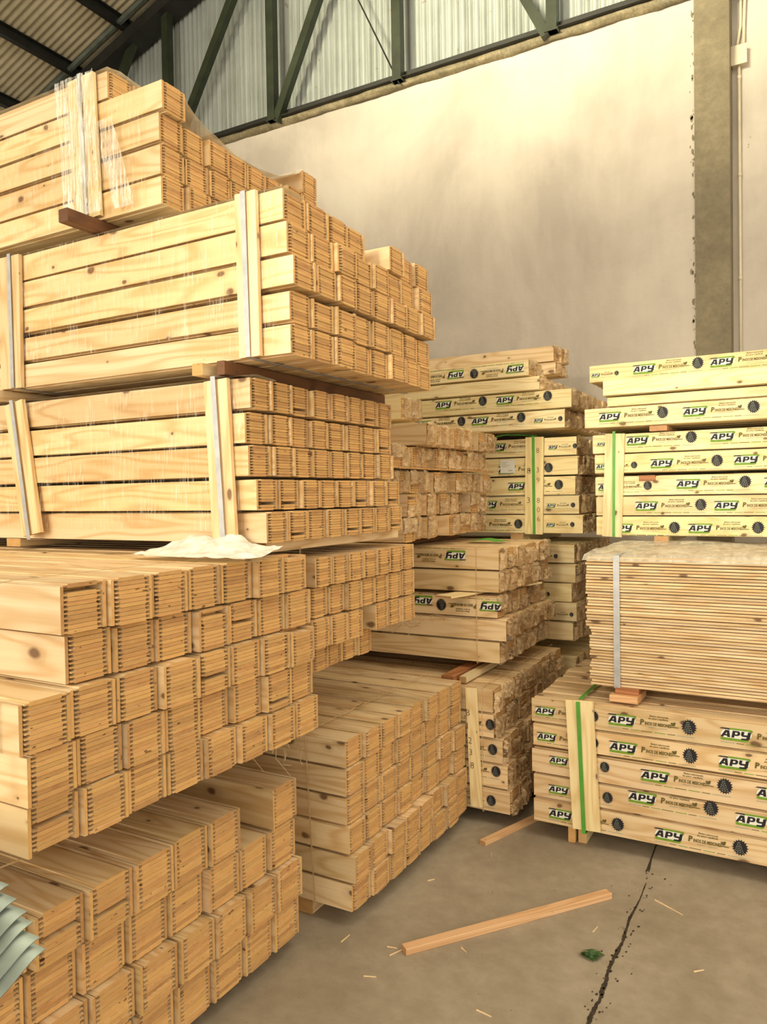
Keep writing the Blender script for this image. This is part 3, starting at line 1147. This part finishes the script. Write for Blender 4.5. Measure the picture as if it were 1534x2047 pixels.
# ------------------------------------------------------------------ bearers and loose sticks
def stick(name, label, loc, size, mat, rotz=0.0, rotx=0.0, group='bearer sticks', cat='bearer'):
    m = MB()
    a, b, c = size
    e = min(b, c) * .06
    # long axis X locally so the grain follows
    m.prism([(-b / 2 + e, 0), (b / 2 - e, 0), (b / 2, e), (b / 2, c - e), (b / 2 - e, c), (-b / 2 + e, c), (-b / 2, c - e), (-b / 2, e)], 0, a)
    o = m.build(name, mat)
    o.location = loc
    o.rotation_euler = (rotx, 0, rotz)
    tag(o, label, cat, group)
    return o


Y90 = math.pi / 2
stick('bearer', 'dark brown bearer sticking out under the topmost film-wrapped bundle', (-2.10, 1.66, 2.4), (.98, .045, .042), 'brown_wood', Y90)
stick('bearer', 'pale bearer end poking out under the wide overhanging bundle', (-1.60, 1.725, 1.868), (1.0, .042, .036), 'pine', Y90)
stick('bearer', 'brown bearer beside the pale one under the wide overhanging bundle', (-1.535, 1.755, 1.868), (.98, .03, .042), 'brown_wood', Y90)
stick('bearer', 'bearer under the wide overhanging bundle at the left edge', (-2.62, 1.74, 1.868), (.95, .05, .042), 'pine', Y90)
stick('bearer', 'flat plank under the middle bundle with leaning laths', (-1.50, 1.86, 1.328), (.86, .08, .032), 'pine', Y90)
stick('bearer', 'shaded bearer deep under the middle bundle', (-2.6, 1.80, 1.331), (.86, .08, .03), 'pine', Y90)
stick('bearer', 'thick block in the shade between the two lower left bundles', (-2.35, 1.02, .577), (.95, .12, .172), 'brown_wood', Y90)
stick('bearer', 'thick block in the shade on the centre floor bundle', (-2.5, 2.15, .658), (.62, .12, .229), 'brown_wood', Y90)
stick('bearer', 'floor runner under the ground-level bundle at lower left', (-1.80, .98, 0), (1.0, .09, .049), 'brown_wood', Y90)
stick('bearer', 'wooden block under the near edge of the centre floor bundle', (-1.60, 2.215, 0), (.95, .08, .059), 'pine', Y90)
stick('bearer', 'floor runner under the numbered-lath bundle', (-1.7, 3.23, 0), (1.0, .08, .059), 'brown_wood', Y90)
stick('bearer', 'red-brown bearer plank between the numbered-lath bundle and the one above', (-1.475, 3.21, .622), (.95, .062, .034), 'red_wood', Y90)
stick('bearer', 'pale batten lying beside the red-brown bearer plank', (-1.41, 3.24, .622), (.9, .035, .03), 'pale_pine', Y90)
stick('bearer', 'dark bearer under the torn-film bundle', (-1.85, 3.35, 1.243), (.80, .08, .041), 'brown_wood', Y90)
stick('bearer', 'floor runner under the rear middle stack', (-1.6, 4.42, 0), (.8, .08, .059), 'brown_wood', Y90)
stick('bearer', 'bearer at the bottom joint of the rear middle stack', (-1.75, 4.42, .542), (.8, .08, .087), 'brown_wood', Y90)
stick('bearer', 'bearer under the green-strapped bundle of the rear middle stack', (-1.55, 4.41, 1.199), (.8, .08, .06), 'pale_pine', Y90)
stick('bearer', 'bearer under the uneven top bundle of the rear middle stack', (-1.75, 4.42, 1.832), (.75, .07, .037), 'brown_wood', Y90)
stick('bearer', 'batten under the short bright pack', (-2.1, 3.58, 1.856), (.26, .05, .048), 'pine', Y90)
stick('bearer', 'pale bearer end under the uneven top bundle at right', (-.666, 4.03, 1.803), (.8, .085, .028), 'pink_wood', Y90)
stick('bearer', 'pale bearer between thin board stack and printed bundle', (-.658, 4.03, 1.228), (.7, .062, .041), 'pale_pine', Y90)
m = MB()
m.box(0, .08, -.012, .1, 0, .028)
m.build('spacer_block', 'red_wood', O_, Vector((-.765, 4.06, 1.553)) - O_.location)
stick('block', 'upper red-brown block under the thin board stack', (-.722, 3.33, .645), (.095, .14, .026), 'red_wood', .03, group='blocks under the thin board stack', cat='block')
stick('block', 'lower pinkish block on the printed floor bundle', (-.735, 3.31, .618), (.115, .15, .028), 'pink_wood', -.05, group='blocks under the thin board stack', cat='block')
stick('block', 'round-edged wood block under the green-strapped lath at floor level', (-.895, 3.20, 0), (.3, .030, .068), 'pine', Y90 + .1, group='blocks under the printed floor bundle', cat='block')
stick('block', 'square runner end under the printed floor bundle', (-.853, 3.215, 0), (.8, .036, .068), 'pale_pine', Y90, group='blocks under the printed floor bundle', cat='block')
# loose boards and sticks
stick('loose_board', 'thin loose board poking out between packs above the red-brown bearer', (-1.505, 3.24, 1.0145), (.75, .10, .009), 'pale_pine', Y90 - .28, .0, group=None, cat='board')
dv = Vector((-.662 + 1.173, 2.812 - 2.152, 0))
stick('loose_stick', 'long loose batten lying across the open concrete floor', (-1.165, 2.165, 0), (dv.length, .036, .022), 'pink_wood', math.atan2(dv.y, dv.x), group='battens on the floor', cat='batten')
dv = Vector((-1.099 + 1.233, 3.371 - 2.992, 0))
stick('loose_stick', 'short loose batten on the floor running under the printed bundle', (-1.225, 3.0, 0), (dv.length + .12, .034, .018), 'pink_wood', math.atan2(dv.y, dv.x), group='battens on the floor', cat='batten')

# splinters and scraps on the floor
SPL = [((-1.165, 2.95), -70, .055, 'pale splinter beside the short batten'), ((-.65, 2.57), 80, .042, 'pale curved splinter beyond the long batten'),
       ((-.50, 2.88), -30, .12, 'long thin splinter to the right of the floor crack'), ((-1.20, 2.13), 65, .07, 'upright-looking splinter at the near end of the long batten'),
       ((-1.23, 2.17), 10, .035, 'chip just left of the near end of the long batten'), ((-1.01, 2.28), -35, .03, 'chip touching the middle of the long batten'),
       ((-1.30, 2.62), 50, .03, 'tiny chip in front of the centre floor bundle'), ((-1.38, 2.12), 85, .05, 'thin splinter near the corner of the centre floor bundle'),
       ((-1.22, 2.0), 20, .04, 'small chip nearest to the lower left bundle'), ((-.85, 2.02), -10, .05, 'splinter in the near foreground left of the crack'),
       ((-.32, 2.5), 40, .035, 'small chip in the right foreground of the floor')]
for (x, y), a, ln, lb in SPL:
    m = MB()
    w = .0025 + .002 * ((ln * 131) % 1)
    m.prism([(-w, 0), (w, 0), (w * .4, .003), (-w * .5, .0025)], 0, ln)
    m.v = [(x_, y_ * (.15 if x_ > 0 else .7) + .12 * ln * math.sin(3 * x_ / ln) * ((ln * 77) % 1), z_) for x_, y_, z_ in m.v]
    o = m.build('splinter', 'chip', None, (x, y, 0))
    o.rotation_euler = (0, 0, R(a))
    tag(o, lb, 'splinter', 'wood splinters on the floor')
m = MB()
rng = random.Random(9)
for k in range(9):
    a = k * .7
    r = .012 + .02 * rng.random()
    cx_, cy_ = .018 * math.cos(a), .018 * math.sin(a)
    pts = [(cx_ + r * math.cos(b), cy_ + r * .5 * math.sin(b + a), .002 + .012 * rng.random()) for b in (0, 1.3, 2.5, 3.8, 5.0)]
    m.poly(pts)
o = m.build('crumpled_strap', 'leaf', None, (-.624, 2.429, .001))
tag(o, 'crumpled dark green scrap on the floor near the crack', 'scrap')
m = MB()


def gf(u, v):
    x = -.10 + .2 * u
    y = -.05 + .10 * v
    return (x, y, .002 + .018 * abs(nz(x, y, 3, 14)) * math.sin(u * math.pi) + .012 * math.sin(v * math.pi) * math.sin(u * math.pi))


m.grid(gf, 16, 8)
o = m.build('green_scrap', 'band_green', None, (-1.50, 3.80, 1.245))
tag(o, 'pale green scrap lying in the gap under the torn-film bundle', 'scrap')
m = MB()
m.tube([(0, 0, 0), (.06, .02, .012), (.14, .05, .010), (.24, .09, .0)], .006, 6)
o = m.build('green_strap_end', 'band_green', None, (-1.69, 4.42, 1.846))
tag(o, 'loose green strap end on top of the white-labelled bundle', 'strap')
# film scraps hanging in the gap behind D
for i, (x, y, z, s, lb) in enumerate(((-1.62, 2.12, .60, .10, 'tangle of torn film hanging between the lower left and centre bundles'), (-1.72, 3.30, .82, .10, 'tangle of torn film beside the bundle with the loose board'))):
    m = MB()
    rg = random.Random(60 + i)
    for k in range(9):
        p = Vector((rg.uniform(-.5, .5) * s, rg.uniform(-.3, .3) * s, rg.uniform(0, .8) * s))
        pts = []
        for j in range(6):
            pts.append(tuple(p))
            p = p + Vector((rg.gauss(0, .3), rg.gauss(0, .2), rg.gauss(0, .3))) * s
        m.tube(pts, .0016, 4)
    o = m.build('film_tangle', 'film_end', None, (x, y, z))
    tag(o, lb, 'plastic film', 'scraps of plastic film')

# ------------------------------------------------------------------ galvanised sheets, lower left
rng = random.Random(21)
zb = .79
for i in range(6):
    m = MB()
    n = 40
    th = .0016
    xe = -1.03 - .016 * i + rng.uniform(-.006, .006)
    xs = (xe, xe - 1.6)
    wave = [(-.30 + .30 * k / n, .017 * math.cos((-.30 + .30 * k / n) / .19 * 2 * math.pi)) for k in range(n + 1)]
    for x in xs:
        m.v += [(x, y, z) for y, z in wave] + [(x, y, z - th) for y, z in wave]
    q = 2 * (n + 1)
    for k in range(n):
        m.f += [(k, k + 1, q + k + 1, q + k), (n + 1 + k, q + n + 1 + k, q + n + 2 + k, n + 2 + k), (k, n + 1 + k, n + 2 + k, k + 1)]
        m.mi += [0] * 3
    o = m.build('galvanised_sheet', 'galv', None, (0, .75 + rng.uniform(-.006, .006), zb + i * .0165), smooth=True)
    tag(o, ['lowest', 'second lowest', 'third lowest', 'fourth', 'second from top', 'topmost'][i] + ' corrugated galvanised sheet of the small stack at lower left', 'metal sheet', 'galvanised sheets')
tb = empty('trestle', (-2.2, .72, 0))
tag(tb, 'wooden trestle holding the galvanised sheets', 'trestle')
for x in (-.2, .75):
    m = MB()
    m.box(x - .04, x + .04, -.27, .03, .66, .769)
    m.build('beam', 'pine', tb)
    for y in (-.23, -.02):
        m = MB()
        m.box(x - .03, x + .03, y - .03, y + .03, 0, .66)
        m.build('leg', 'pine', tb)
